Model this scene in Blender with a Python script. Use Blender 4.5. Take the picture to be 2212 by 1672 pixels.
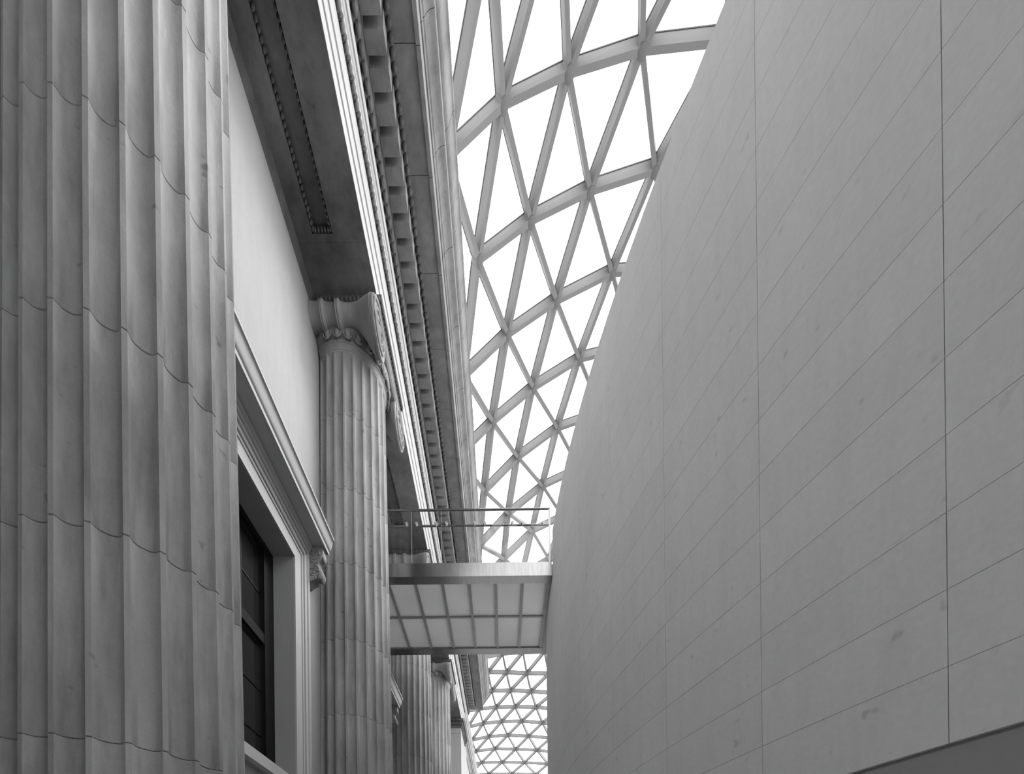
import bpy, math, random
from mathutils import Vector, Matrix
from math import sin, cos, pi, radians, atan2, sqrt, hypot
random.seed(7)
sc = bpy.context.scene
for o in list(bpy.data.objects):
    bpy.data.objects.remove(o, do_unlink=True)
col = sc.collection

# ------------------------------------------------------------------ units
# all shapes are written in column radii (R = 0.6 m) measured from the eye
S, EYE = 0.6, 1.6
GZ = -EYE / S
def W(p): return Vector((p[0]*S, p[1]*S, EYE + p[2]*S))

# ------------------------------------------------------------------ camera
cam = bpy.data.cameras.new('camera')
cam.sensor_width = 36.0
cam.lens = 926.0/2212.0*36.0
cam.shift_x = (1106-1090)/2212.0
cam.shift_y = (2019-836)/2212.0
cam.clip_end = 400
camo = bpy.data.objects.new('camera', cam)
camo.location = (0, 0, EYE)
camo.rotation_euler = (pi/2, 0.011, 0)
col.objects.link(camo)
sc.camera = camo

# ------------------------------------------------------------------ sky, sun, exposure
world = bpy.data.worlds.new('overcast_sky'); sc.world = world
world.use_nodes = True
bg = world.node_tree.nodes['Background']
bg.inputs[0].default_value = (1, 1, 1, 1)
bg.inputs[1].default_value = 2.2
sun = bpy.data.lights.new('sun', 'SUN')
sun.energy = 2.6
sun.angle = radians(35)
suno = bpy.data.objects.new('sun', sun)
suno.rotation_euler = Vector((-0.95, -0.38, -1.12)).to_track_quat('-Z', 'Y').to_euler()
suno.location = (12, 12, 40)
col.objects.link(suno)
sc.view_settings.view_transform = 'Standard'
sc.view_settings.look = 'None'
sc.view_settings.gamma = 1
sc.view_settings.use_curve_mapping = False
sc.view_settings.exposure = 0.83

# ------------------------------------------------------------------ materials
def new_mat(name):
    m = bpy.data.materials.new(name); m.use_nodes = True
    nt = m.node_tree
    for n in list(nt.nodes): nt.nodes.remove(n)
    out = nt.nodes.new('ShaderNodeOutputMaterial')
    return m, nt, out
def g3(v): return (v, v, v, 1)
def noise(nt, vec, scale, detail=5, rough=.6, stretch=None):
    if stretch:
        mp = nt.nodes.new('ShaderNodeMapping'); mp.inputs['Scale'].default_value = stretch
        nt.links.new(vec, mp.inputs['Vector']); vec = mp.outputs[0]
    n = nt.nodes.new('ShaderNodeTexNoise')
    n.inputs['Scale'].default_value = scale; n.inputs['Detail'].default_value = detail
    n.inputs['Roughness'].default_value = rough
    nt.links.new(vec, n.inputs['Vector'])
    return n.outputs['Fac']
def ramp(nt, fac, stops):
    r = nt.nodes.new('ShaderNodeValToRGB')
    e = r.color_ramp.elements
    e[0].position, e[0].color = stops[0][0], g3(stops[0][1])
    e[1].position, e[1].color = stops[-1][0], g3(stops[-1][1])
    for p, v in stops[1:-1]:
        q = e.new(p); q.color = g3(v)
    nt.links.new(fac, r.inputs['Fac'])
    return r.outputs['Color']
def mul(nt, a, b, fac=1.0):
    m = nt.nodes.new('ShaderNodeMix'); m.data_type = 'RGBA'; m.blend_type = 'MULTIPLY'
    m.inputs['Factor'].default_value = fac
    nt.links.new(a, m.inputs[6]); nt.links.new(b, m.inputs[7])
    return m.outputs[2]
def stone(name, val, mottle=.12, mscale=1.4, streak=0.0, pits=0.0, pitscale=9, bump=.15, bscale=40, rough=.85, rnd=0.0, stretch=(1, 1, .45)):
    m, nt, out = new_mat(name)
    geo = nt.nodes.new('ShaderNodeNewGeometry'); pos = geo.outputs['Position']
    c = ramp(nt, noise(nt, pos, mscale, 8, .62, stretch), [(.3, val*(1-mottle)), (.7, val*(1+mottle))])
    f = ramp(nt, noise(nt, pos, 28, 3, .6), [(.25, .93), (.75, 1.0)])
    c = mul(nt, c, f)
    if streak:
        s = ramp(nt, noise(nt, pos, 2.2, 6, .65, (3.5, 3.5, .5)), [(.34, 1-streak), (.55, 1.0)])
        c = mul(nt, c, s)
    if pits:
        s = ramp(nt, noise(nt, pos, pitscale, 2, .5), [(.22, 1-pits), (.30, 1.0)])
        c = mul(nt, c, s)
    if rnd:
        oi = nt.nodes.new('ShaderNodeObjectInfo')
        c = mul(nt, c, ramp(nt, oi.outputs['Random'], [(0, 1-rnd), (1, 1.0)]))
    b = nt.nodes.new('ShaderNodeBsdfPrincipled')
    b.inputs['Roughness'].default_value = rough
    b.inputs['Specular IOR Level'].default_value = .25
    nt.links.new(c, b.inputs['Base Color'])
    bp = nt.nodes.new('ShaderNodeBump'); bp.inputs['Strength'].default_value = bump
    bp.inputs['Distance'].default_value = .01
    nt.links.new(noise(nt, pos, bscale, 4, .6), bp.inputs['Height'])
    nt.links.new(bp.outputs[0], b.inputs['Normal'])
    nt.links.new(b.outputs[0], out.inputs[0])
    return m
def plain(name, val, rough=.5, metal=0.0, mottle=.04, mscale=3, spec=.5, bump=0.0, stretch=(1, 1, 1)):
    m, nt, out = new_mat(name)
    geo = nt.nodes.new('ShaderNodeNewGeometry'); pos = geo.outputs['Position']
    c = ramp(nt, noise(nt, pos, mscale, 5, .6, stretch), [(.3, val*(1-mottle)), (.7, min(1, val*(1+mottle)))])
    b = nt.nodes.new('ShaderNodeBsdfPrincipled')
    b.inputs['Roughness'].default_value = rough; b.inputs['Metallic'].default_value = metal
    b.inputs['Specular IOR Level'].default_value = spec
    nt.links.new(c, b.inputs['Base Color'])
    if bump:
        bp = nt.nodes.new('ShaderNodeBump'); bp.inputs['Strength'].default_value = bump
        bp.inputs['Distance'].default_value = .004
        nt.links.new(noise(nt, pos, 30, 3), bp.inputs['Height']); nt.links.new(bp.outputs[0], b.inputs['Normal'])
    nt.links.new(b.outputs[0], out.inputs[0])
    return m
def clear_glass(name, tint, refl):
    m, nt, out = new_mat(name)
    geo = nt.nodes.new('ShaderNodeNewGeometry')
    t = nt.nodes.new('ShaderNodeBsdfTransparent')
    nt.links.new(ramp(nt, noise(nt, geo.outputs['Position'], 1.2, 3), [(.2, tint*.985), (.8, tint)]), t.inputs[0])
    gl = nt.nodes.new('ShaderNodeBsdfGlossy'); gl.inputs['Roughness'].default_value = .03
    gl.inputs['Color'].default_value = (1, 1, 1, 1)
    mx = nt.nodes.new('ShaderNodeMixShader'); mx.inputs[0].default_value = refl
    nt.links.new(t.outputs[0], mx.inputs[1]); nt.links.new(gl.outputs[0], mx.inputs[2])
    nt.links.new(mx.outputs[0], out.inputs[0])
    return m
def frosted(name):
    m, nt, out = new_mat(name)
    geo = nt.nodes.new('ShaderNodeNewGeometry')
    c = ramp(nt, noise(nt, geo.outputs['Position'], 1.5, 4), [(.3, .44), (.7, .48)])
    d = nt.nodes.new('ShaderNodeBsdfDiffuse'); t = nt.nodes.new('ShaderNodeBsdfTranslucent')
    nt.links.new(c, d.inputs[0]); nt.links.new(c, t.inputs[0])
    mx = nt.nodes.new('ShaderNodeMixShader'); mx.inputs[0].default_value = .72
    nt.links.new(d.outputs[0], mx.inputs[1]); nt.links.new(t.outputs[0], mx.inputs[2])
    nt.links.new(mx.outputs[0], out.inputs[0])
    return m
M_COL = stone('weathered_portland_stone', .30, .24, 1.7, streak=.25, pits=.45, pitscale=9, bump=.3)
M_WALL = stone('clean_ashlar_wall', .31, .05, .9, streak=.05, bump=.06)
M_TRIM = stone('dressed_trim_stone', .40, .05, 1.2, streak=.04, bump=.06)
M_SOFF = stone('shaded_stained_soffit_stone', .15, .5, .9, streak=.2, pits=.25, bump=.1, stretch=(1, 1, 1))  # base darkened for the shade under the entablature, mottled by stains
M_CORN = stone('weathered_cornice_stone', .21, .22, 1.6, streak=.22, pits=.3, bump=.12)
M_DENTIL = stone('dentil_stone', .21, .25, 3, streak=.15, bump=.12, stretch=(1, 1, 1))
M_CARVE = stone('shade_dark_carved_stone', .10, .3, 3, streak=.2, bump=.2, stretch=(1, 1, 1))  # dark base puts the shade of carvings and recesses into the colour
M_CAP = stone('carved_capital_stone', .27, .16, 2, streak=.16, bump=.12)
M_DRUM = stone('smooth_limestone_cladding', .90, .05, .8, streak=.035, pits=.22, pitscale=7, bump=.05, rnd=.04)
M_CORE = stone('recessed_joint_mortar', .40, .08, 1.2, bump=.05)
M_PLINTH = stone('grey_plinth_stone', .40, .07, 1.0, pits=.1, bump=.06)
M_FLOOR = stone('court_floor_stone', .35, .08, .7, bump=.05)
M_STEEL = plain('painted_roof_steel', .20, .7, 0, .03, 2, spec=.1)
M_GASKET = plain('dark_glazing_gasket', .05, .6, 0, .1, 3)
M_NODE = plain('painted_node_steel', .16, .7, 0, .05, 4, spec=.1)
M_INOX = plain('brushed_stainless_steel', .26, .22, 1.0, .12, 5, stretch=(4, 1, .4))
M_RIB = plain('painted_bridge_ribs', .34, .45, .6, .12, 4)
M_FROST = frosted('frosted_bridge_panel')
M_BLACK = plain('black_window_frame', .006, .5, 0, .2, 6, spec=.15)
M_DARKGLASS = plain('dark_window_glass', .014, .12, 0, .15, 2, spec=.3)
M_ROOFGLASS = clear_glass('roof_glass', .995, .025)
M_BALGLASS = clear_glass('balustrade_glass', .97, .015)

# ------------------------------------------------------------------ builders
class MB:
    def __init__(s): s.v = []; s.f = []
    def add(s, v, f):
        n = len(s.v); s.v += [tuple(p) for p in v]; s.f += [tuple(i+n for i in q) for q in f]; return s
    def box(s, x0, x1, y0, y1, z0, z1):
        v = [(x, y, z) for z in (z0, z1) for y in (y0, y1) for x in (x0, x1)]
        return s.add(v, [(0, 2, 3, 1), (4, 5, 7, 6), (0, 1, 5, 4), (2, 6, 7, 3), (0, 4, 6, 2), (1, 3, 7, 5)])
    def prism(s, prof, a, b, axis='y'):
        n = len(prof)
        area = sum(prof[i][0]*prof[(i+1) % n][1]-prof[(i+1) % n][0]*prof[i][1] for i in range(n))
        if axis == 'y': mk = lambda p, t: (p[0], t, p[1])
        elif axis == 'z': mk = lambda p, t: (p[0], p[1], t)
        else: mk = lambda p, t: (t, p[0], p[1])
        v = [mk(p, a) for p in prof] + [mk(p, b) for p in prof]
        f = [(i, (i+1) % n, n+(i+1) % n, n+i) for i in range(n)] + [tuple(range(n-1, -1, -1)), tuple(range(n, 2*n))]
        flip = (area > 0) if axis == 'y' else (area < 0)
        if flip: f = [tuple(reversed(q)) for q in f]
        if axis == 'y': pass
        return s.add(v, f)
    def tube(s, pts, r, n=6, caps=True):
        pts = [Vector(p) for p in pts]; v = []; f = []
        for i, p in enumerate(pts):
            d = (pts[min(i+1, len(pts)-1)] - pts[max(i-1, 0)]).normalized()
            up = Vector((0, 0, 1)) if abs(d.z) < .9 else Vector((1, 0, 0))
            a = d.cross(up).normalized(); b = a.cross(d)
            rr = r[i] if isinstance(r, (list, tuple)) else r
            v += [p + a*rr*cos(2*pi*k/n) + b*rr*sin(2*pi*k/n) for k in range(n)]
        for i in range(len(pts)-1):
            for k in range(n):
                f.append((i*n+k, i*n+(k+1) % n, (i+1)*n+(k+1) % n, (i+1)*n+k))
        if caps:
            f.append(tuple(range(n-1, -1, -1))); f.append(tuple(range((len(pts)-1)*n, len(pts)*n)))
        return s.add(v, f)
    def ball(s, c, rx, ry, rz, nu=8, nv=5):
        v = [(c[0], c[1], c[2]+rz)]; f = []
        for i in range(1, nv):
            t = pi*i/nv
            for k in range(nu):
                a = 2*pi*k/nu
                v.append((c[0]+rx*sin(t)*cos(a), c[1]+ry*sin(t)*sin(a), c[2]+rz*cos(t)))
        v.append((c[0], c[1], c[2]-rz))
        for k in range(nu): f.append((0, 1+k, 1+(k+1) % nu))
        for i in range(nv-2):
            for k in range(nu):
                a = 1+i*nu+k; b = 1+i*nu+(k+1) % nu
                f.append((a, a+nu, b+nu, b))
        L = len(v)-1; q = 1+(nv-2)*nu
        for k in range(nu): f.append((L, q+(k+1) % nu, q+k))
        return s.add(v, f)
def mesh_of(name, mb, o=(0, 0, 0), mat=None, smooth=None):
    me = bpy.data.meshes.new(name)
    me.from_pydata([((p[0]-o[0])*S, (p[1]-o[1])*S, (p[2]-o[2])*S) for p in mb.v], [], mb.f)
    if mat: me.materials.append(mat)
    me.update()
    if smooth:
        me.polygons.foreach_set('use_smooth', [True]*len(me.polygons))
        me.set_sharp_from_angle(angle=radians(smooth))
    return me
def link(name, me, parent=None, loc=None, rotz=0.0, label=None, kind=None):
    ob = bpy.data.objects.new(name, me); col.objects.link(ob)
    if parent: ob.parent = parent
    if loc is not None: ob.location = loc
    if rotz: ob.rotation_euler = (0, 0, rotz)
    if label: ob['label'] = label
    if kind: ob['kind'] = kind
    return ob
def tag(ob, label, cat, group=None, kind=None):
    ob['label'] = label; ob['category'] = cat
    if group: ob['group'] = group
    if kind: ob['kind'] = kind
    return ob
def thing(name, o, label, cat, group=None, kind=None):
    e = bpy.data.objects.new(name, None); e.location = W(o); e.empty_display_size = .2
    col.objects.link(e)
    return tag(e, label, cat, group, kind)
def solid(name, o, mb, mat, smooth=None):            # a top-level mesh with its origin at o
    ob = link(name, mesh_of(name, mb, o, mat, smooth)); ob.location = W(o); return ob
def part(name, mb, mat, parent, o, smooth=None, label=None, kind=None):
    return link(name, mesh_of(name, mb, o, mat, smooth), parent, None, 0, label, kind)
def rel(p, o): return Vector(((p[0]-o[0])*S, (p[1]-o[1])*S, (p[2]-o[2])*S))
def copy_tree(o, parent=None):
    c = o.copy(); col.objects.link(c); c.parent = parent
    for ch in list(o.children): copy_tree(ch, c)
    return c

# ------------------------------------------------------------------ the setting: floor, walls
CX, CY0, BAY = -4.183, 4.897, 7.275          # column axis, first column, bay length
COLS = [CY0 + BAY*i for i in range(4)]
BAYS = [CY0 + BAY*(i+.5) for i in range(3)]
XW = -4.80                                    # facade wall face
ZA = 16.47                                    # underside of the architrave
fl = solid('floor', (10, 30, GZ), MB().box(-7, 62, -19, 84, GZ-.3, GZ), M_FLOOR)
tag(fl, 'pale stone floor of the court', 'floor', kind='structure')

OP = (1.40, 3.52, 8.82)                       # window half width, sill, head
m = MB()
edges = [-19.0]
for b in BAYS: edges += [b-OP[0], b+OP[0]]
edges.append(36.0)
for i in range(0, len(edges), 2): m.box(-6.2, XW, edges[i], edges[i+1], GZ, ZA)
for b in BAYS:
    m.box(-6.2, XW, b-OP[0], b+OP[0], GZ, OP[1]); m.box(-6.2, XW, b-OP[0], b+OP[0], OP[2], ZA)
wl = solid('wall_left', (-5.5, 8, GZ), m, M_WALL)
tag(wl, 'smooth pale stone wall behind the fluted columns', 'wall', kind='structure')
wb = solid('added_wall_back', (0, -5.5, GZ), MB().box(-4.79, 7.0, -6, -5, GZ, 20), M_PLINTH)  # unseen wall added close behind the camera to block skylight
part('added_shade_slab', MB().box(-3.0, 6.5, -4.99, .5, 20.0, 20.8), M_PLINTH, wb, (0, -5.5, GZ))  # unseen slab added overhead to darken the near drum and column
tag(wb, 'added unseen wall behind the viewpoint, shading the near court', 'wall', kind='structure')
wf = solid('wall_front', (10, 82.5, GZ), MB().box(-9, 62, 82, 83, GZ, 20), M_WALL)
tag(wf, 'stone wall closing the far end of the court', 'wall', kind='structure')

# curved drum wall with its cladding panels
DC, DR = (26.124, 14.377), 24.488
T0, DT = -154.55, -4.1204
ZB, HC, NC = 1.6753, .6924, 16
def dpt(th, r): return (DC[0]+r*cos(radians(th)), DC[1]+r*sin(radians(th)))
m = MB()
GAP0, GAP1, GC = 5.714, 8.0, 14               # opening for the footbridge, above course GC
for i in range(-20*7, 66*7):
    n0, n1 = i/7, (i+1)/7
    cut = GAP0-.01 <= n0 < GAP1-.01
    top = 11.36 if cut else ZB+NC*HC-.01
    ps = [dpt(T0+DT*n0, DR-.05), dpt(T0+DT*n1, DR-.05), dpt(T0+DT*n1, DR-1.1), dpt(T0+DT*n0, DR-1.1)]
    v = [(x, y, GZ) for x, y in ps]+[(x, y, top) for x, y in ps]
    f = [(4, 5, 1, 0), (7, 6, 5, 4), (6, 7, 3, 2)]
    if abs(n1-GAP0) < .02: f.append((1, 5, 6, 2))
    if abs(n0-GAP1) < .02: f.append((0, 3, 7, 4))
    m.add(v, f)
OD = (2.0, 16.14, GZ)
wr = solid('wall_right', OD, m, M_CORE)
tag(wr, 'tall curved limestone drum wall filling the right side', 'wall', kind='structure')
m = MB()                                       # plinth course below the panels
for n in range(-10, 20):
    for q in range(3):
        a0 = T0+DT*(n+q/3); a1 = T0+DT*(n+(q+1)/3)
        ps = [dpt(a0, DR-.02), dpt(a1, DR-.02), dpt(a1, DR-.3), dpt(a0, DR-.3)]
        v = [(x, y, GZ) for x, y in ps]+[(x, y, ZB-.035) for x, y in ps]
        m.add(v, [(4, 5, 1, 0), (7, 6, 5, 4)])
part('plinth', m, M_PLINTH, wr, OD, label='darker plain plinth band at the foot of the drum')
m = MB()
n = 90
ring = [dpt(360*i/n, DR-1.0) for i in range(n)]
m.add([(x, y, 11.3) for x, y in ring], [tuple(range(n))])
part('terrace_slab', m, M_FLOOR, wr, OD)
def arc_panel(name, z0, z1, gz, gth, r0, r1, mat, nseg=4, frac=1.0):
    mb = MB(); v = []; hw = radians(abs(DT))/2*frac - gth/DR
    ch = .002
    for rr, ins, zz in ((r0, 0, 0), (r1-ch, 0, 0), (r1, ch, ch)):
        for z in (z0+gz/2+zz, z1-gz/2-zz):
            for k in range(nseg+1):
                a = (-hw+ins/DR) + 2*(hw-ins/DR)*k/nseg
                v.append((rr*cos(a)-DR, rr*sin(a), z-z0))
    L = nseg+1
    f = []
    for lay in range(2):
        A, B = lay*2*L, (lay+1)*2*L
        for k in range(nseg):
            f.append((A+k+1, A+k, B+k, B+k+1)); f.append((A+L+k, A+L+k+1, B+L+k+1, B+L+k))
        f.append((A, A+L, B+L, B)); f.append((A+L-1, B+L-1, B+2*L-1, A+2*L-1))
    A = 4*L
    for k in range(nseg): f.append((A+k, A+L+k, A+L+k+1, A+k+1)[::-1])
    mb.add(v, f)
    return mesh_of(name, mb, (0, 0, 0), mat, 25)
PM = arc_panel('stone_panel', 0, HC, .0045, .0028, DR-.052, DR, M_DRUM)
PC = arc_panel('stone_panel', 0, HC, .0045, .0028, DR-.6, DR, M_DRUM, 4, GAP0-5)
for n in range(-5, 11):
    for c in range(NC):
        fr, me = 1.0, PM
        if c >= GC:
            if n == 5: fr, me = GAP0-5, PC
            elif GAP0 < n < GAP1-.5: continue
        th = T0+DT*(n+.5*fr)
        x, y = dpt(th, DR)
        link('stone_panel', me, wr, rel((x, y, ZB+c*HC), OD), radians(th))
m = MB()
sx, sy = dpt(-170.5, DR-.12)
m.box(sx-.03, sx+.03, sy-.03, sy+.03, 12.78, 13.05); m.box(sx-.06, sx+.06, sy-.06, sy+.06, 12.77, 12.80)
st = solid('rim_stub', (sx, sy, 12.77), m, M_STEEL)
tag(st, 'tiny grey stub post standing on the rim of the curved wall', 'post')

# ------------------------------------------------------------------ fluted columns
def shaft_r(z): return 1.0 - .0105*(z-8.4)
def flute_ring(z, rad, depth, lim=131.0):
    pts = []
    NF = 8
    th = -lim
    # angles measured from +X; flutes centred at multiples of 15 deg
    a = []
    k0 = int(-lim//15)-1
    for k in range(k0, -k0+1):
        c = 15.0*k
        for q in range(NF+1):
            t = -1 + 2*q/NF
            a.append((c + t*6.25, depth*sqrt(max(0, 1-t*t))))
    for ang, d in a:
        if abs(ang) > lim: continue
        r = rad - d
        pts.append((r*cos(radians(ang)), r*sin(radians(ang)), z))
    return pts
def shaft_piece(zs):                          # zs: list of (z, radius_offset, depth)
    mb = MB(); L = None; v = []
    for z, dr, dep in zs:
        ring = flute_ring(z-GZ, shaft_r(z)+dr, dep*shaft_r(z)); L = len(ring); v += ring
    f = []
    for i in range(len(zs)-1):
        for k in range(L-1): f.append((i*L+k, i*L+k+1, (i+1)*L+k+1, (i+1)*L+k))
    f.append(tuple(range(L))[::-1]); f.append(tuple(range((len(zs)-1)*L, len(zs)*L)))
    mb.add(v, f); return mb
def rev_z(prof, n=48, lim=180.0, z0=0):       # prof: (r, z)
    mb = MB(); v = []; full = lim >= 180; L = n if full else n+1
    for r, z in prof:
        for k in range(L):
            a = radians(-lim + 2*lim*k/n); v.append((r*cos(a), r*sin(a), z-z0))
    f = []
    for i in range(len(prof)-1):
        for k in range(n if full else n):
            b = (k+1) % L
            f.append((i*L+k, i*L+b, (i+1)*L+b, (i+1)*L+k))
    if not full:
        f.append(tuple(i*L for i in range(len(prof)))); f.append(tuple(i*L+n for i in range(len(prof)))[::-1])
    mb.add(v, f); return mb
LIM = 128.0
O0 = (0, 0, 0)
JOINTS = [-.16, 1.85, 3.83, 5.81, 7.80, 9.80, 11.78, 13.76]
FD = .082
def make_column():
    root = thing('fluted_column', (CX, COLS[0], GZ), '', 'column', 'fluted columns along the facade')
    # base
    b = rev_z([(1.0, -1.10), (1.42, -1.10), (1.48, -1.02), (1.48, -.92), (1.42, -.84), (1.30, -.82), (1.22, -.72), (1.24, -.60),
               (1.32, -.56), (1.36, -.48), (1.32, -.40), (1.18, -.38), (1.10, -.30), (1.0, -.30)], 48, LIM, GZ)
    part('base', b, M_COL, root, O0, 40)
    p = MB().box(XW+.002-CX, 1.5, -1.5, 1.5, -1.45-GZ, -1.10-GZ); part('plinth', p, M_COL, root, O0)
    p = MB().box(XW+.002-CX, 1.7, -1.7, 1.7, 0, -1.45-GZ); part('pedestal', p, M_COL, root, O0)
    zs = [-.30] + JOINTS[1:]
    g = .0025
    for i in range(len(zs)-1):
        z0, z1 = zs[i], zs[i+1]
        st = [(z0+g, -.006, FD), (z0+g+.006, 0, FD)] + [(z0+(z1-z0)*t, 0, FD) for t in (.33, .66)] + [(z1-g-.006, 0, FD), (z1-g, -.006, FD)]
        part('shaft_drum', shaft_piece(st), M_COL, root, O0, 32)
    z0, ze = JOINTS[-1], 15.36
    st = [(z0+g, -.006, FD), (z0+g+.006, 0, FD), (14.5, 0, FD)]
    for t in (0, .3, .55, .75, .9, 1.0): st.append((ze-.22+.22*t, 0, FD*sqrt(max(0, 1-t*t))))
    st += [(15.40, .0, 0)]
    part('shaft_drum', shaft_piece(st), M_COL, root, O0, 32)
    cap = part('capital', rev_z([(.90, 15.39), (.935, 15.40), (.94, 15.50), (.96, 15.54), (.985, 15.55), (.985, 15.585), (.95, 15.59), (.98, 15.66), (1.04, 15.78), (1.06, 15.87), (1.0, 15.89), (.93, 15.92), (.93, 16.28), (.9, 16.28)], 48, LIM, GZ), M_CAP, root, O0, 40)
    # egg mouldings round the echinus
    e = MB(); e.ball((0, 0, 0), .065, .075, .115, 10, 6)
    e.tube([(.02, .112*cos(a), .03+.165*sin(a)) for a in [radians(t) for t in range(175, 366, 19)]], .02, 6)
    e.tube([(.0, -.135, .1), (.01, -.135, -.10)], [.018, .008], 5)
    EM = mesh_of('egg', e, (0, 0, 0), M_CAP, 60)
    for k in range(-7, 8):
        a = radians(15*k+7.5 if False else 15.0*k)
        if abs(15*k) > 118: continue
        link('egg', EM, cap, Vector((1.02*cos(a)*S, 1.02*sin(a)*S, (15.715-GZ)*S)), a)
    # scrolls: bolster rolls running back to the wall, volute faces to the court
    XF = 1.10
    zc, yc, R0 = 15.72, 1.07, .53
    for s in (-1, 1):
        prof = [(XW-CX+.003, .27, 16.0), (-.45, .245, 16.03), (-.36, .26, 16.02), (-.34, .29, 16.01), (-.31, .28, 16.01), (-.29, .295, 16.01), (-.26, .285, 16.01), (-.23, .24, 16.03),
                (-.12, .225, 16.04), (0, .225, 16.04), (.04, .25, 16.03), (.06, .29, 16.01), (.09, .28, 16.01), (.12, .295, 16.01), (.15, .285, 16.01), (.18, .24, 16.03), (.30, .205, 16.05), (.45, .205, 16.05),
                (.60, .25, 16.01), (.74, .335, 15.93), (.86, .43, 15.83), (.95, .49, 15.76), (.99, .515, 15.74), (1.0, .505, 15.74), (1.025, .525, 15.73), (1.035, .515, 15.73), (1.06, .53, 15.72), (XF, .525, 15.72)]
        xs = [q[0] for q in prof]
        mb = MB(); n = 28; v = []
        for x, r, zq in prof:
            for k in range(n):
                a = 2*pi*k/n; v.append((x, s*yc + r*1.02*cos(a), zq-GZ + r*sin(a)))
        f = []
        for i in range(len(xs)-1):
            for k in range(n): f.append((i*n+k, (i+1)*n+k, (i+1)*n+(k+1) % n, i*n+(k+1) % n))
        f.append(tuple(range(n))); f.append(tuple(range((len(xs)-1)*n, len(xs)*n))[::-1])
        f = [q[::-1] for q in f]
        mb.add(v, f)
        part('bolster', mb, M_CAP, root, O0, 35)
        sp = MB(); pts = []; rad = []
        T = 2.75
        for i in range(67):
            t = i/66; r = (R0-.11)*(1-t) + .08
            a = pi/2 - s*(2*pi*T*t)
            pts.append((XF+.015, s*yc + r*cos(a)*1.0, zc-GZ+r*sin(a))); rad.append(.042*(1-.55*t))
        sp.tube(pts, rad, 6)
        sp.ball((XF+.01, s*yc, zc-GZ), .04, .085, .085, 10, 6)
        part('volute', sp, M_CAP, root, O0, 50)
    cn = MB().prism([(XF-.20, 15.90-GZ), (XF-.02, 15.90-GZ), (XF+.03, 15.94-GZ), (XF-.01, 16.0-GZ), (XF-.01, 16.18-GZ), (XF+.03, 16.23-GZ), (XF+.03, 16.26-GZ), (XF-.20, 16.26-GZ)], -1.2, 1.2)
    part('canalis', cn, M_CAP, root, O0)
    ab = MB()
    hy = 1.17
    ab.prism([(XW-CX+.004, 16.27-GZ), (1.13, 16.27-GZ), (1.17, 16.33-GZ), (1.20, 16.40-GZ), (1.205, ZA-GZ-.002), (XW-CX+.004, ZA-GZ-.002)], -hy, hy)
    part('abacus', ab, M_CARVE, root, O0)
    lv = MB()
    for k in range(24):
        y = -hy + 2*hy*(k+.5)/24
        lv.ball((1.185, y, 16.35-GZ), .035, .042, .075, 6, 4)
    for k in range(16):
        x = -.5 + 1.68*(k+.5)/16
        lv.ball((x, -hy-.005, 16.36-GZ), .045, .035, .07, 6, 4)
    part('carved_leaves', lv, M_CARVE, root, O0, 60, kind='stuff')
    return root
c1 = make_column()
CLAB = ['huge fluted stone shaft at the left edge of the picture, nearest of the columns',
        'fluted column with scrolled capital standing just in front of the footbridge',
        'fluted column half hidden behind the footbridge deck',
        'farthest fluted column, beside the square pilaster']
for i in range(4):
    c = c1 if i == 0 else copy_tree(c1)
    c.location = W((CX, COLS[i], GZ)); c['label'] = CLAB[i]

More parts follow.
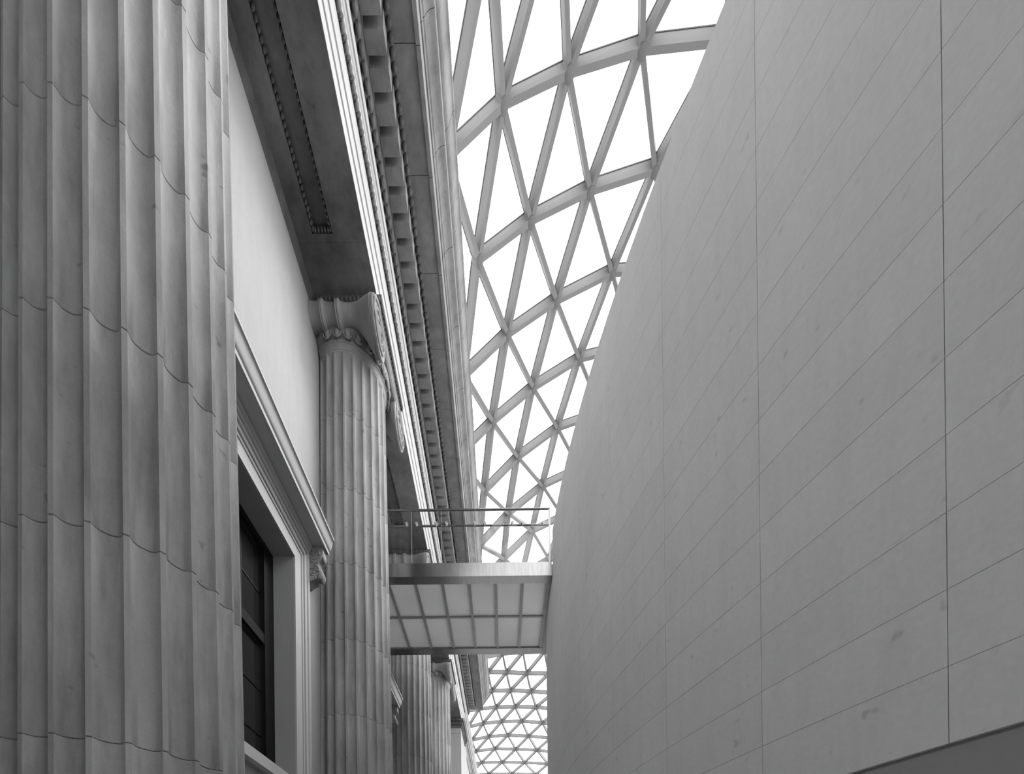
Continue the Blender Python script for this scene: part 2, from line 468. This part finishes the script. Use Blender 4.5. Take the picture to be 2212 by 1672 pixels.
# ------------------------------------------------------------------ windows with surrounds
def make_window():
    bc = BAYS[0]
    o = (XW, bc, OP[1])
    root = thing('window_1', o, '', 'window', kind='structure')
    def P(name, mb, mat, **k): return part(name, mb, mat, root, o, **k)
    XG = -5.33
    # stone surround
    jp = [(-4.80, 0), (-4.76, 0), (-4.76, .28), (-4.785, .285), (-4.785, .305), (-4.745, .31), (-4.745, .365), (-4.77, .37), (-4.77, .39), (-4.72, .395), (-4.70, .45), (-4.715, .48), (-4.68, .49), (-4.68, .58), (-4.80, .58)]
    n = len(jp)
    F = [(i, (i+1) % n, n+(i+1) % n, n+i) for i in range(n)] + [tuple(range(n-1, -1, -1)), tuple(range(n, 2*n))]
    for s in (-1, 1):
        mb = MB().add([(x, bc+s*(OP[0]+w), OP[1]) for x, w in jp] + [(x, bc+s*(OP[0]+w), OP[2]+w-.002) for x, w in jp], F)
        P('jamb', mb, M_TRIM)
    mb = MB().add([(x, bc-(OP[0]+w), OP[2]+w) for x, w in jp] + [(x, bc+(OP[0]+w), OP[2]+w) for x, w in jp], F)
    P('lintel', mb, M_TRIM)
    cp = [(-4.80, 9.402), (-4.67, 9.41), (-4.65, 9.48), (-4.61, 9.49), (-4.61, 9.58), (-4.31, 9.58), (-4.31, 9.555), (-4.295, 9.555), (-4.295, 9.645)]
    for t in range(9):
        a = t/8
        cp.append((-4.29 + .12*a, 9.65 + .25*(a + .13*sin(2*pi*a)*-1)))
    cp += [(-4.16, 9.90), (-4.16, 9.95), (-4.80, 9.99)]
    P('cornice', MB().prism(cp, bc-2.23, bc+2.23), M_TRIM, smooth=30)
    P('sill', MB().prism([(-5.6, 3.522), (-4.62, 3.522), (-4.62, 3.30), (-4.70, 3.26), (-4.80, 3.26), (-4.80, 3.518), (-5.6, 3.518)], bc-1.39, bc+1.39), M_TRIM)
    # scrolled consoles
    ol = [(-4.80, 9.44), (-4.37, 9.44), (-4.355, 9.36), (-4.36, 9.25), (-4.40, 9.16), (-4.46, 9.10), (-4.47, 9.02), (-4.44, 8.93), (-4.43, 8.82), (-4.46, 8.74), (-4.54, 8.71), (-4.60, 8.70), (-4.66, 8.60), (-4.72, 8.52), (-4.80, 8.50)]
    for s in (-1, 1):
        y0, y1 = sorted((bc+s*1.985, bc+s*2.2))
        cns = P('console', MB().prism([(x, z+.13) for x, z in ol], y0, y1), M_CAP, smooth=35)
        sp = MB()
        for yy in (y0, y1):
            for cx_, cz_, R_, d in ((-4.56, 9.41, .15, 1), (-4.575, 8.98, .125, -1)):
                pts = []; rad = []
                for i in range(31):
                    t = i/30; r = R_*(1-t)+.02; a = pi/2 + d*2*pi*2.1*t
                    pts.append((cx_+r*cos(a), yy, cz_+r*sin(a))); rad.append(.03*(1-.45*t))
                sp.tube(pts, rad, 5)
            sp.tube([(-4.70, yy, 9.30), (-4.62, yy, 9.20), (-4.50, yy, 9.17), (-4.44, yy, 9.24)], .026, 5)
            for k in range(4):
                sp.ball((-4.70+.05*k, yy, 8.74+.03*k), .035, .03, .07, 6, 5)
        link('scroll_carving', mesh_of('scroll_carving', sp, o, M_CAP, 50), cns)
        lf = MB()
        for k in range(5):
            lf.ball((-4.46+.012*abs(k-2), y0+.02+.043*k, 8.97-.03*abs(k-2)), .07, .035, .13, 8, 6)
        lf.ball((-4.36, (y0+y1)/2, 9.34), .035, .08, .10, 8, 5)
        link('acanthus_leaf', mesh_of('acanthus_leaf', lf, o, M_CAP, 50), cns)
    # dark frame, bars and panes
    f = MB()
    h0, h1 = OP[1], OP[2]
    f.box(XG-.12, XG+.06, bc+1.02, bc+1.40, h0, h1); f.box(XG-.12, XG+.06, bc-1.40, bc-1.02, h0, h1)
    f.box(XG-.12, XG+.05, bc-1.02, bc+1.02, h1-.14, h1); f.box(XG-.12, XG+.05, bc-1.02, bc+1.02, h0, h0+.16)
    f.box(XG-.12, XG+.05, bc-1.02, bc+1.02, 6.53, 6.75)
    fr = P('frame', f, M_BLACK)
    ys = [-1.02, -.34, .34, 1.02]; zs = [h0+.16, 4.48, 5.50, 6.53]; zt = [6.75, 7.68, h1-.14]
    for y in ys[1:3]: P('glazing_bar', MB().box(XG-.09, XG-.04, bc+y-.018, bc+y+.018, h0+.16, h1-.14), M_BLACK)
    for z in (4.48, 5.50, 7.68): P('glazing_bar', MB().box(XG-.095, XG-.045, bc-1.02, bc+1.02, z-.02, z+.02), M_BLACK)
    for zz in (zs, zt):
        for a in range(len(zz)-1):
            for b in range(3):
                P('pane', MB().box(XG-.08, XG-.06, bc+ys[b]+.01, bc+ys[b+1]-.01, zz[a]+.01, zz[a+1]-.01), M_DARKGLASS)
    return root
w1 = make_window()
WLAB = ['tall dark window with scrolled stone surround between the two nearest columns',
        'window surround partly seen below the footbridge, behind the second column',
        'window hidden between the two farthest columns']
for i in range(3):
    w = w1 if i == 0 else copy_tree(w1)
    w.name = 'window_%d' % (i+1)
    w.location = W((XW, BAYS[i], OP[1])); w['label'] = WLAB[i]

# ------------------------------------------------------------------ entablature
AY0C = 32.7
E0, E1, EC = -4.9, 34.6, 37.3
oe = (-4.0, 14.0, ZA)
ent = thing('entablature', oe, 'deep moulded entablature with dentils running above the columns', 'entablature')
def EP(name, mb, mat, **k): return part(name, mb, mat, ent, oe, **k)
EP('architrave', MB().prism([(-3.40, ZA+.022), (-3.11, ZA+.022), (-3.11, 16.865), (-3.08, 16.875), (-3.08, 17.285), (-3.05, 17.295), (-3.05, 17.72), (-3.40, 17.72)], E0, E1), M_TRIM)
EP('architrave_crown', MB().prism([(-3.40, 17.722), (-3.05, 17.722), (-3.035, 17.78), (-3.045, 17.80), (-3.045, 18.0), (-2.965, 18.02), (-2.955, 18.10), (-2.97, 18.13), (-2.94, 18.16), (-2.915, 18.21), (-2.925, 18.225), (-2.885, 18.235), (-2.87, 18.44), (-3.40, 18.44)], E0, 36.15), M_TRIM)
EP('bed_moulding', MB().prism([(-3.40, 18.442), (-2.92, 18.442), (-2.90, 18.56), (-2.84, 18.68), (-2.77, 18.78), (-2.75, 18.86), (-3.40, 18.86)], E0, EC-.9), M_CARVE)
EP('dentil_course', MB().prism([(-3.40, 18.862), (-2.735, 18.862), (-2.735, 19.33), (-3.40, 19.33)], E0, EC-1.0), M_CARVE)  # dark colour here paints in the shade of the gaps between dentils
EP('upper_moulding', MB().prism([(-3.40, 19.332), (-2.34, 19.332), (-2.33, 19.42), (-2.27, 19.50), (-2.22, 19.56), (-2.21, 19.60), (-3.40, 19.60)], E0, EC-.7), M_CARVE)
EP('bead_shade_strip', MB().box(-3.06, -3.04, 5, 34.5, 17.785, 17.995), M_CARVE)  # thin dark plate painting in the shade behind the beads
# carved leaf runs
def leaf_run(name, x0, z0, x1, z1, pitch, d0, d1):
    mb = MB(); n = int((d1-d0)/pitch)
    for k in range(n):
        y = d0+(k+.5)*pitch
        xm, zm = (x0+x1)/2, (z0+z1)/2
        mb.ball((xm+.02, y, zm-.02), .07, pitch*.40, hypot(x1-x0, z1-z0)*.42, 6, 4)
    EP(name, mb, M_CARVE, smooth=60, kind='stuff')
leaf_run('carved_leaf_band', -2.90, 18.50, -2.76, 18.80, .20, 5.5, EC-1)
leaf_run('carved_leaf_band', -2.33, 19.36, -2.22, 19.57, .16, 6.0, EC-.8)
# dentils
PITCH, DW = .40217, .268
dm = MB()
dm.box(0, .415, -DW, 0, 0, .43)
DM = mesh_of('dentil', dm, (0, 0, 0), M_DENTIL)
for k in range(-9, 68):
    d = PITCH*(k+21.88)
    link('dentil', DM, ent, rel((-2.733, d, 18.90), oe))
# bead and reel string
bm_ = MB(); bm_.ball((0, 0, 0), .06, .07, .066, 8, 6)
for y in (-.088, -.105):
    bm_.ball((0, y, 0), .06, .010, .065, 8, 4)
BM = mesh_of('bead', bm_, (0, 0, 0), M_DENTIL, 60)
for k in range(20, 172):
    d = 2.8 + .201*k
    if d < 34.5: link('bead', BM, ent, rel((-2.99, d, 17.895), oe))
# corona and cymatium blocks
cor = [(-3.40, 19.602), (-2.22, 19.602), (-1.76, 19.602), (-1.73, 19.58), (-1.73, 19.545), (-1.64, 19.545), (-1.63, 19.56), (-1.63, 20.06), (-3.40, 20.06)]
cym = [(-3.40, 20.062), (-1.60, 20.062), (-1.58, 20.10), (-1.575, 20.16), (-1.54, 20.18), (-1.50, 20.26), (-1.42, 20.34), (-1.33, 20.37), (-1.31, 20.39), (-1.31, 20.74), (-1.27, 20.76)]
for t in range(9):
    a = t/8
    cym.append((-1.27+.20*a, 20.80+.46*(a-.13*sin(2*pi*a))))
cym += [(-1.06, 21.28), (-1.06, 21.42), (-3.40, 21.42)]
BL = 1.64
nb = int((EC-E0)/BL)
for nm, pr, off, bev in (('corona_block', cor, 0, .006), ('cymatium_block', cym, .8, .006)):
    mb = MB().prism([(x-oe[0], z-oe[2]) for x, z in pr], 0, BL-.010)
    me = mesh_of(nm, mb, (0, 0, 0), M_DENTIL if nm == 'corona_block' else M_CORN, 30)
    y = EC
    for k in range(nb):
        y -= BL
        if y < 3.5: break
        link(nm, me, ent, rel((oe[0], y, oe[2]), oe))
# soffit slabs between architrave and wall
for i, b in enumerate([CY0-BAY/2]+BAYS):
    lo, hi = b-BAY/2+2.0, b+BAY/2-2.0
    x0, x1, rc = -4.33, -3.85, .16
    mb = MB()
    mb.box(XW+.003, x0, lo, hi, ZA, ZA+.4); mb.box(x1, -3.405, lo, hi, ZA, ZA+.4); mb.box(-3.405, -3.112, lo, hi, ZA, ZA+.02)
    mb.box(x0, x1, lo, lo+.12, ZA, ZA+.4); mb.box(x0, x1, hi-.12, hi, ZA, ZA+.4)
    mb.box(x0, x1, lo+.12, hi-.12, ZA+rc, ZA+.4)
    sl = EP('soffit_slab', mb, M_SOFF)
    lv = MB()
    n = int((hi-lo-.24)/.09)
    for k in range(n):
        y = lo+.12+(k+.5)*(hi-lo-.24)/n
        lv.ball((x0+.035, y, ZA+.07), .04, .036, .08, 6, 4); lv.ball((x1-.035, y, ZA+.07), .04, .036, .08, 6, 4)
    for k in range(5):
        x = x0+.05+(k+.5)*(x1-x0-.1)/5
        lv.ball((x, lo+.155, ZA+.07), .036, .04, .08, 6, 4); lv.ball((x, hi-.155, ZA+.07), .036, .04, .08, 6, 4)
    link('coffer_carving', mesh_of('coffer_carving', lv, oe, M_CARVE, 60), sl, kind='stuff')
for c in COLS:
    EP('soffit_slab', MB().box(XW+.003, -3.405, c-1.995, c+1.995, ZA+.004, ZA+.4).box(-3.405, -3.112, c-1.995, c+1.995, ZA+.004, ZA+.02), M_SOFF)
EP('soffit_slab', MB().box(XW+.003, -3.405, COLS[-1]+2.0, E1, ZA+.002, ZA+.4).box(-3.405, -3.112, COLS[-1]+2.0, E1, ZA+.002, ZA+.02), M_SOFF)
wc = MB()
cuts = [E0] + [q for c in COLS for q in (c-1.18, c+1.18)] + [AY0C-.25]
for i in range(0, len(cuts), 2):
    wc.prism([(XW+.003, 16.22), (XW+.02, 16.24), (XW+.03, 16.32), (XW+.07, 16.40), (XW+.09, ZA-.002), (XW+.003, ZA-.002)], cuts[i], cuts[i+1])
part('crown_moulding', wc, M_CARVE, wl, (-5.5, 8, GZ), 40)  # dark colour stands for the shade along the top of the wall
EP('attic_backing', MB().box(-6.2, -3.41, E0, 36.0, ZA+.41, 21.40), M_WALL)

# ------------------------------------------------------------------ square pilaster and far wing
AY0, AY1, AX = 32.7, 35.9, -3.16
oa = (-4.0, 34.2, GZ)
an = thing('pilaster', oa, 'square stone pilaster with carved capital after the last fluted column', 'pilaster')
def AP(name, mb, mat, **k): return part(name, mb, mat, an, oa, **k)
AP('shaft', MB().box(XW+.003, AX, AY0, AY1, GZ, 15.38), M_WALL)
AP('necking', MB().box(XW+.003, AX-.04, AY0+.04, AY1-.04, 15.381, 15.42), M_CORE)
AP('neck_block', MB().box(XW+.003, AX, AY0, AY1, 15.421, 15.80), M_WALL)
for i, (z0, z1, ex) in enumerate(((15.802, 15.92, .06), (15.922, 16.05, .03), (16.052, 16.17, .13), (16.172, 16.28, .09), (16.282, 16.46, .22))):
    AP('capital_moulding', MB().box(XW+.003, AX+ex, AY0-ex, AY1+ex, z0, z1), M_CARVE)
lv = MB()
for z, ex, p in ((15.98, .03, .14), (16.22, .09, .14)):
    n = int((AX-XW)/p)
    for k in range(n): lv.ball((AX-.03-k*p, AY0-ex-.02, z), .05, .05, .065, 6, 4)
    n = int((AY1-AY0)/p)
    for k in range(n): lv.ball((AX+ex+.02, AY0+.05+k*p, z), .05, .05, .065, 6, 4)
AP('carved_leaves', lv, M_CARVE, smooth=60, kind='stuff')

ow = (-4.6, 55, GZ)
wg = MB(); wg.box(-6.2, -3.55, 36.2, 82, GZ, 17.2)
wing = solid('wall_side', ow, wg, M_WALL)
tag(wing, 'lower stone wing wall running on beyond the pilaster', 'wall', kind='structure')
part('wing_band', MB().prism([(-6.2, 17.202), (-3.45, 17.202), (-3.40, 17.30), (-3.25, 17.36), (-3.25, 17.50), (-3.16, 17.54), (-3.16, 17.715), (-6.2, 17.715)], 36.2, 82), M_TRIM, wing, ow)
part('wing_frieze', MB().prism([(-6.2, 17.722), (-3.05, 17.722), (-3.035, 17.78), (-3.045, 17.80), (-3.045, 18.0), (-2.965, 18.02), (-2.955, 18.10), (-2.97, 18.13), (-2.94, 18.16), (-2.915, 18.21), (-2.925, 18.225), (-2.885, 18.235), (-2.87, 18.44), (-6.2, 18.44)], 36.2, 82), M_TRIM, wing, ow)
part('wing_crown', MB().prism([(-6.2, 18.45), (-2.90, 18.45), (-2.86, 18.52), (-2.86, 18.66), (-6.2, 18.70)], 37.4, 82), M_CORN, wing, ow)
part('attic', MB().box(-9.0, -6.3, 36.2, 82, GZ, 22.0), M_WALL, wing, ow)
lv = MB()
for k in range(150):
    lv.ball((-3.23, 36.3+.26*k, 17.43), .05, .085, .06, 6, 4)
part('carved_leaf_band', lv, M_CARVE, wing, ow, 60, kind='stuff')
for k in range(5):
    d = 38.2+7.275*k
    part('wing_pilaster', MB().box(-3.549, -3.36, d, d+1.7, GZ, 17.2), M_WALL, wing, ow)

# ------------------------------------------------------------------ glazed footbridge
BZ, BT = 11.40, 11.83
Y0, Y1, YI0, YI1, YM = 13.62, 17.42, 13.95, 17.10, 15.5
XL, XR = XW+.004, 1.63
ob = (-1.2, 15.5, BZ)
br = thing('footbridge', ob, 'steel and glass footbridge spanning from the columns to the curved wall', 'bridge')
def BP(name, mb, mat, **k): return part(name, mb, mat, br, ob, **k)
BP('edge_beam', MB().prism([(Y0, BZ), (YI0, BZ+.02), (YI0, BZ+.10), (Y0+.06, BZ+.10), (Y0+.06, BT), (Y0, BT)], XL, XR, 'x'), M_INOX, label='polished steel fascia beam')
BP('edge_beam', MB().prism([(Y1, BZ), (Y1, BT), (Y1-.06, BT), (Y1-.06, BZ+.10), (YI1, BZ+.10), (YI1, BZ+.02)], XL, XR, 'x'), M_INOX, label='polished steel fascia beam')
RX = [-3.655, -2.78, -1.905, -1.03, -.16, .71]
for x in RX + [1.545]:
    BP('cross_rib', MB().prism([(x-.045, BZ+.035), (x+.045, BZ+.035), (x+.045, BZ+.07), (x+.018, BZ+.07), (x+.018, BZ+.22), (x-.018, BZ+.22), (x-.018, BZ+.07), (x-.045, BZ+.07)], YI0+.003, YI1-.003), M_RIB)
BP('middle_bar', MB().box(XL, XR-.01, YM-.035, YM+.035, BZ+.072, BZ+.19), M_RIB)
xs = [XL] + RX + [1.545]
for a in range(len(xs)-1):
    for y0, y1 in ((YI0, YM-.036), (YM+.036, YI1)):
        BP('soffit_panel', MB().box(xs[a]+.02, xs[a+1]-.02, y0-.06 if y0 == YI0 else y0, y1+.06 if y1 == YI1 else y1, BZ+.12, BZ+.165), M_FROST)
BP('deck', MB().box(XL, XR, Y0+.062, Y1-.062, BT-.12, BT-.06), M_BALGLASS)
BP('landing_slab', MB().box(XR+.003, 3.2, Y0+.02, Y1-.02, BZ, BT-.06), M_RIB)
BP('end_plate', MB().box(XR-.03, XR, YI0+.004, YI1-.004, BZ+.03, BZ+.22), M_RIB)
for y, sgn in ((Y0+.03, 1), (Y1-.03, -1)):
    BP('handrail', MB().tube([(XL, y, 13.54), (XR-.05, y, 13.54)], .035, 10), M_INOX, smooth=40)
    BP('lower_rail', MB().tube([(XL, y+.09*sgn, 13.12), (XR-.05, y+.09*sgn, 13.12)], .03, 10), M_INOX, smooth=40)
    BP('end_post', MB().box(XR-.09, XR-.03, y-.025, y+.025, BT+.002, 13.57), M_INOX)
    gx = [XL+.02, -3.9, -2.82, -1.87, -.65, .55, XR-.10]
    for a in range(6):
        BP('balustrade_pane', MB().box(gx[a]+.008, gx[a+1]-.008, y-.012, y+.012, BT+.003, 13.50), M_BALGLASS)
        for xc in (gx[a]+.16, gx[a+1]-.16):
            BP('clip', MB().tube([(xc, y-.02*sgn, 13.12), (xc, y+.06*sgn, 13.12)], .045, 8).tube([(xc, y-.01*sgn, 13.02), (xc, y-.01*sgn, 13.10)], .014, 6), M_RIB)
    for xg in (-2.82, -1.87):
        BP('glass_edge', MB().box(xg-.006, xg+.006, y-.014, y+.014, BT+.002, 13.50), M_FROST)

# ------------------------------------------------------------------ glass roof: rows of nodes (depth, first index, (x, z) ...)
ROOF = [
 (1.05, -4, [(-1.2, 21.0), (0.12, 22.43), (1.71, 23.67), (3.58, 24.49), (5.7, 24.66), (8.08, 23.94)]),
 (3.2, -4, [(-1.79, 20.3), (-0.62, 21.77), (0.82, 23.1), (2.55, 24.09), (4.56, 24.58), (6.83, 24.35), (9.35, 23.91)]),
 (5.35, -3, [(-1.27, 21.11), (-0.01, 22.54), (1.57, 23.64), (3.45, 24.29), (5.61, 24.44), (8.02, 23.79)]),
 (7.5, -3, [(-1.82, 20.46), (-0.7, 21.98), (0.7, 23.21), (2.44, 23.95), (4.46, 24.29), (6.75, 24.16), (9.29, 23.83)]),
 (9.65, -2, [(-1.25, 21.38), (0.01, 22.78), (1.58, 23.66), (3.46, 24.11), (5.59, 24.29), (7.97, 23.78)]),
 (11.8, -1, [(-1.26, 21.41), (0.24, 22.81), (2.05, 23.66), (4.07, 24.26), (6.31, 24.48), (8.81, 24.04)]),
 (13.95, 0, [(-0.57, 21.91), (1.14, 23.17), (3.08, 24.11), (5.17, 24.76), (7.51, 24.43), (10.11, 24.16)]),
 (16.15, 0, [(-1.2, 21.03), (0.41, 22.55), (2.26, 23.79), (4.34, 24.81), (6.54, 24.92), (8.99, 24.3)]),
 (18.35, 0, [(-1.71, 20.19), (-0.2, 21.89), (1.54, 23.32), (3.51, 24.52), (5.71, 25.07), (8.05, 24.37)]),
 (20.6, 1, [(-0.64, 21.25), (0.96, 22.85), (2.86, 24.22), (4.94, 24.94), (7.2, 24.65), (9.62, 24.14)]),
 (22.9, 1, [(-1.0, 20.72), (0.54, 22.4), (2.35, 23.84), (4.29, 24.74), (6.41, 24.73), (8.69, 24.03)]),
 (25.3, 1, [(-1.27, 20.42), (0.31, 22.1), (1.97, 23.7), (3.75, 24.53), (5.68, 24.66), (7.79, 23.95), (10.1, 23.74)]),
 (27.8, 1, [(-1.82, 20.28), (-0.17, 21.86), (1.48, 23.25), (3.18, 24.19), (4.95, 24.44), (6.88, 24.04), (9.04, 23.51)]),
 (30.4, 2, [(-0.89, 21.77), (0.73, 22.85), (2.39, 23.69), (4.1, 24.05), (5.91, 23.91), (7.93, 23.26), (10.18, 23.2)]),
 (33.0, 2, [(-1.92, 21.92), (-0.3, 22.71), (1.34, 23.28), (3.04, 23.59), (4.82, 23.61), (6.76, 23.32), (8.92, 22.96)]),
 (35.6, 1, [(-4.87, 21.43), (-3.14, 22.3), (-1.45, 22.9), (0.1, 23.19), (1.79, 23.31), (3.58, 23.33), (5.5, 23.22), (7.61, 22.85), (9.91, 22.78)]),
 (38.2, 2, [(-4.43, 22.61), (-2.74, 23.04), (-1.21, 23.24), (0.42, 23.22), (2.23, 23.12), (4.17, 23.06), (6.25, 22.85), (8.52, 22.51)]),
 (41.0, 3, [(-4.12, 22.89), (-2.51, 23.12), (-0.96, 23.17), (0.82, 23.19), (2.78, 23.08), (4.86, 22.92), (7.12, 22.56), (9.58, 22.34)]),
 (43.8, 4, [(-3.87, 22.68), (-2.33, 22.93), (-0.6, 23.09), (1.34, 23.12), (3.47, 23.05), (5.72, 22.77), (8.19, 22.26)]),
 (46.7, 4, [(-5.34, 22.23), (-3.71, 22.5), (-2.07, 22.87), (-0.07, 23.07), (2.12, 23.08), (4.37, 22.88), (6.83, 22.46), (9.57, 22.13)]),
 (49.6, 5, [(-5.23, 22.03), (-3.5, 22.4), (-1.57, 22.78), (0.63, 22.92), (3.01, 22.79), (5.53, 22.55), (8.3, 22.03)]),
 (52.6, 6, [(-5.21, 21.94), (-3.25, 22.38), (-0.94, 22.68), (1.61, 22.59), (4.22, 22.45), (7.09, 22.05)]),
 (55.6, 7, [(-5.08, 21.84), (-2.72, 22.19), (-0.06, 22.22), (2.83, 22.13), (5.86, 21.93), (9.17, 21.62)]),
 (58.7, 8, [(-4.69, 21.68), (-1.89, 21.9), (1.21, 21.87), (4.51, 21.74), (8.03, 21.3)]),
 (61.8, 9, [(-3.34, 21.78), (-0.39, 21.86), (2.82, 21.8), (6.25, 21.54), (9.94, 21.33)]),
 (65, 9, [(-4.68, 21.67), (-1.88, 21.91), (1.2, 21.95), (4.52, 21.79), (8.08, 21.27)]),
]
K = 1.06
NODES = {}
for r, (d, j0, row) in enumerate(ROOF):
    for i, (x, z) in enumerate(row):
        x, y, z = x*K, d*K, z*K
        if d < 36 and x < -1.15: z = max(z, 21.62)
        NODES[(r, j0+i)] = Vector((x, y, z))
orf = (3.0, 25.0, 20.0)
roof = thing('ceiling', orf, 'triangulated steel and glass roof above the court', 'roof', kind='structure')
EDG = []; TRI = []
for (r, j) in NODES:
    for q in ((r, j+1), (r+1, j), (r+1, j+1)):
        if q in NODES: EDG.append(((r, j), q))
    for t in (((r, j), (r, j+1), (r+1, j+1)), ((r, j), (r+1, j+1), (r+1, j))):
        if all(q in NODES for q in t): TRI.append(t)
NRM = {k: Vector((0, 0, 0)) for k in NODES}
for t in TRI:
    a, b, c = (NODES[q] for q in t)
    n = (b-a).cross(c-a); n = n if n.z > 0 else -n
    for q in t: NRM[q] += n
for k in NRM: NRM[k] = NRM[k].normalized() if NRM[k].length > 0 else Vector((0, 0, 1))
def shows(p):                                   # does the photograph's frame take it in?
    if p.y < 1: return False
    x = 1090 + 926*p.x/p.y - .011*926*p.z/p.y; y = 2019 - 926*p.z/p.y
    return 930 < x < 1640 and -120 < y < 1720
MW, MH = .145, .31
def two_tone(ob):                              # every second box of six faces is the gasket
    ob.data.materials.append(M_GASKET)
    ob.data.polygons.foreach_set('material_index', [(i//6) % 2 for i in range(len(ob.data.polygons))])
def member(mb, a, b, na, nb):
    d = (b-a).normalized(); n = (na+nb).normalized()
    sd = d.cross(n).normalized()
    v = []
    for p, q in ((a+d*.10, na), (b-d*.10, nb)):
        for s, h in ((-1, 0), (1, 0), (1, 1), (-1, 1)): v.append(p + sd*s*MW/2 + q*h*MH)
    F = [(0, 3, 2, 1), (4, 5, 6, 7), (0, 1, 5, 4), (1, 2, 6, 5), (2, 3, 7, 6), (3, 0, 4, 7)]
    mb.add(v, F)
    v = []
    for p, q in ((a+d*.08, na), (b-d*.08, nb)):
        for s, h in ((-1, MH+.001), (1, MH+.001), (1, MH+.035), (-1, MH+.035)): v.append(p + sd*s*(MW/2+.012) + q*h)
    mb.add(v, F)
rest = MB(); nbar = 0
EDG.sort(key=lambda e: (NODES[e[0]]+NODES[e[1]]).length)
for e in EDG:
    a, b = NODES[e[0]], NODES[e[1]]
    mid = (a+b)/2
    if nbar < 300 and (shows(mid) or shows(a) or shows(b)):
        mb = MB(); member(mb, a, b, NRM[e[0]], NRM[e[1]])
        two_tone(part('steel_member', mb, M_STEEL, roof, orf)); nbar += 1
    else: member(rest, a, b, NRM[e[0]], NRM[e[1]])
two_tone(part('outer_steelwork', rest, M_STEEL, roof, orf, kind='stuff'))
nm = MB()
n = 10; v = []; f = []
for rr, h in ((.10, -.04), (.155, -.02), (.155, .26), (.12, .31)):
    v += [(rr*cos(2*pi*k/n), rr*sin(2*pi*k/n), h) for k in range(n)]
for i in range(3):
    for k in range(n): f.append((i*n+k, i*n+(k+1) % n, (i+1)*n+(k+1) % n, (i+1)*n+k))
f.append(tuple(range(n))[::-1]); f.append(tuple(range(3*n, 4*n)))
nm.add(v, f)
NM = mesh_of('node_connector', nm, (0, 0, 0), M_NODE, 40)
for k, p in NODES.items():
    o_ = link('node_connector', NM, roof, rel(p, orf))
    o_.rotation_euler = NRM[k].to_track_quat('Z', 'Y').to_euler()
TRI.sort(key=lambda t: (NODES[t[0]]+NODES[t[1]]+NODES[t[2]]).length)
rest = MB(); npn = 0
for t in TRI:
    P3 = [NODES[q] + NRM[q]*(MH+.037) for q in t]
    c = (P3[0]+P3[1]+P3[2])/3
    P3 = [p + (c-p)*.012 for p in P3]
    N3 = [NRM[q]*.03 for q in t]
    v = P3 + [p+q for p, q in zip(P3, N3)]
    fs = [(0, 1, 2), (5, 4, 3), (0, 3, 4, 1), (1, 4, 5, 2), (2, 5, 3, 0)]
    if npn < 300 and (shows(c) or any(shows(p) for p in P3)):
        part('glass_pane', MB().add(v, fs), M_ROOFGLASS, roof, orf); npn += 1
    else: rest.add(v, fs)
part('outer_glazing', rest, M_ROOFGLASS, roof, orf, kind='stuff')
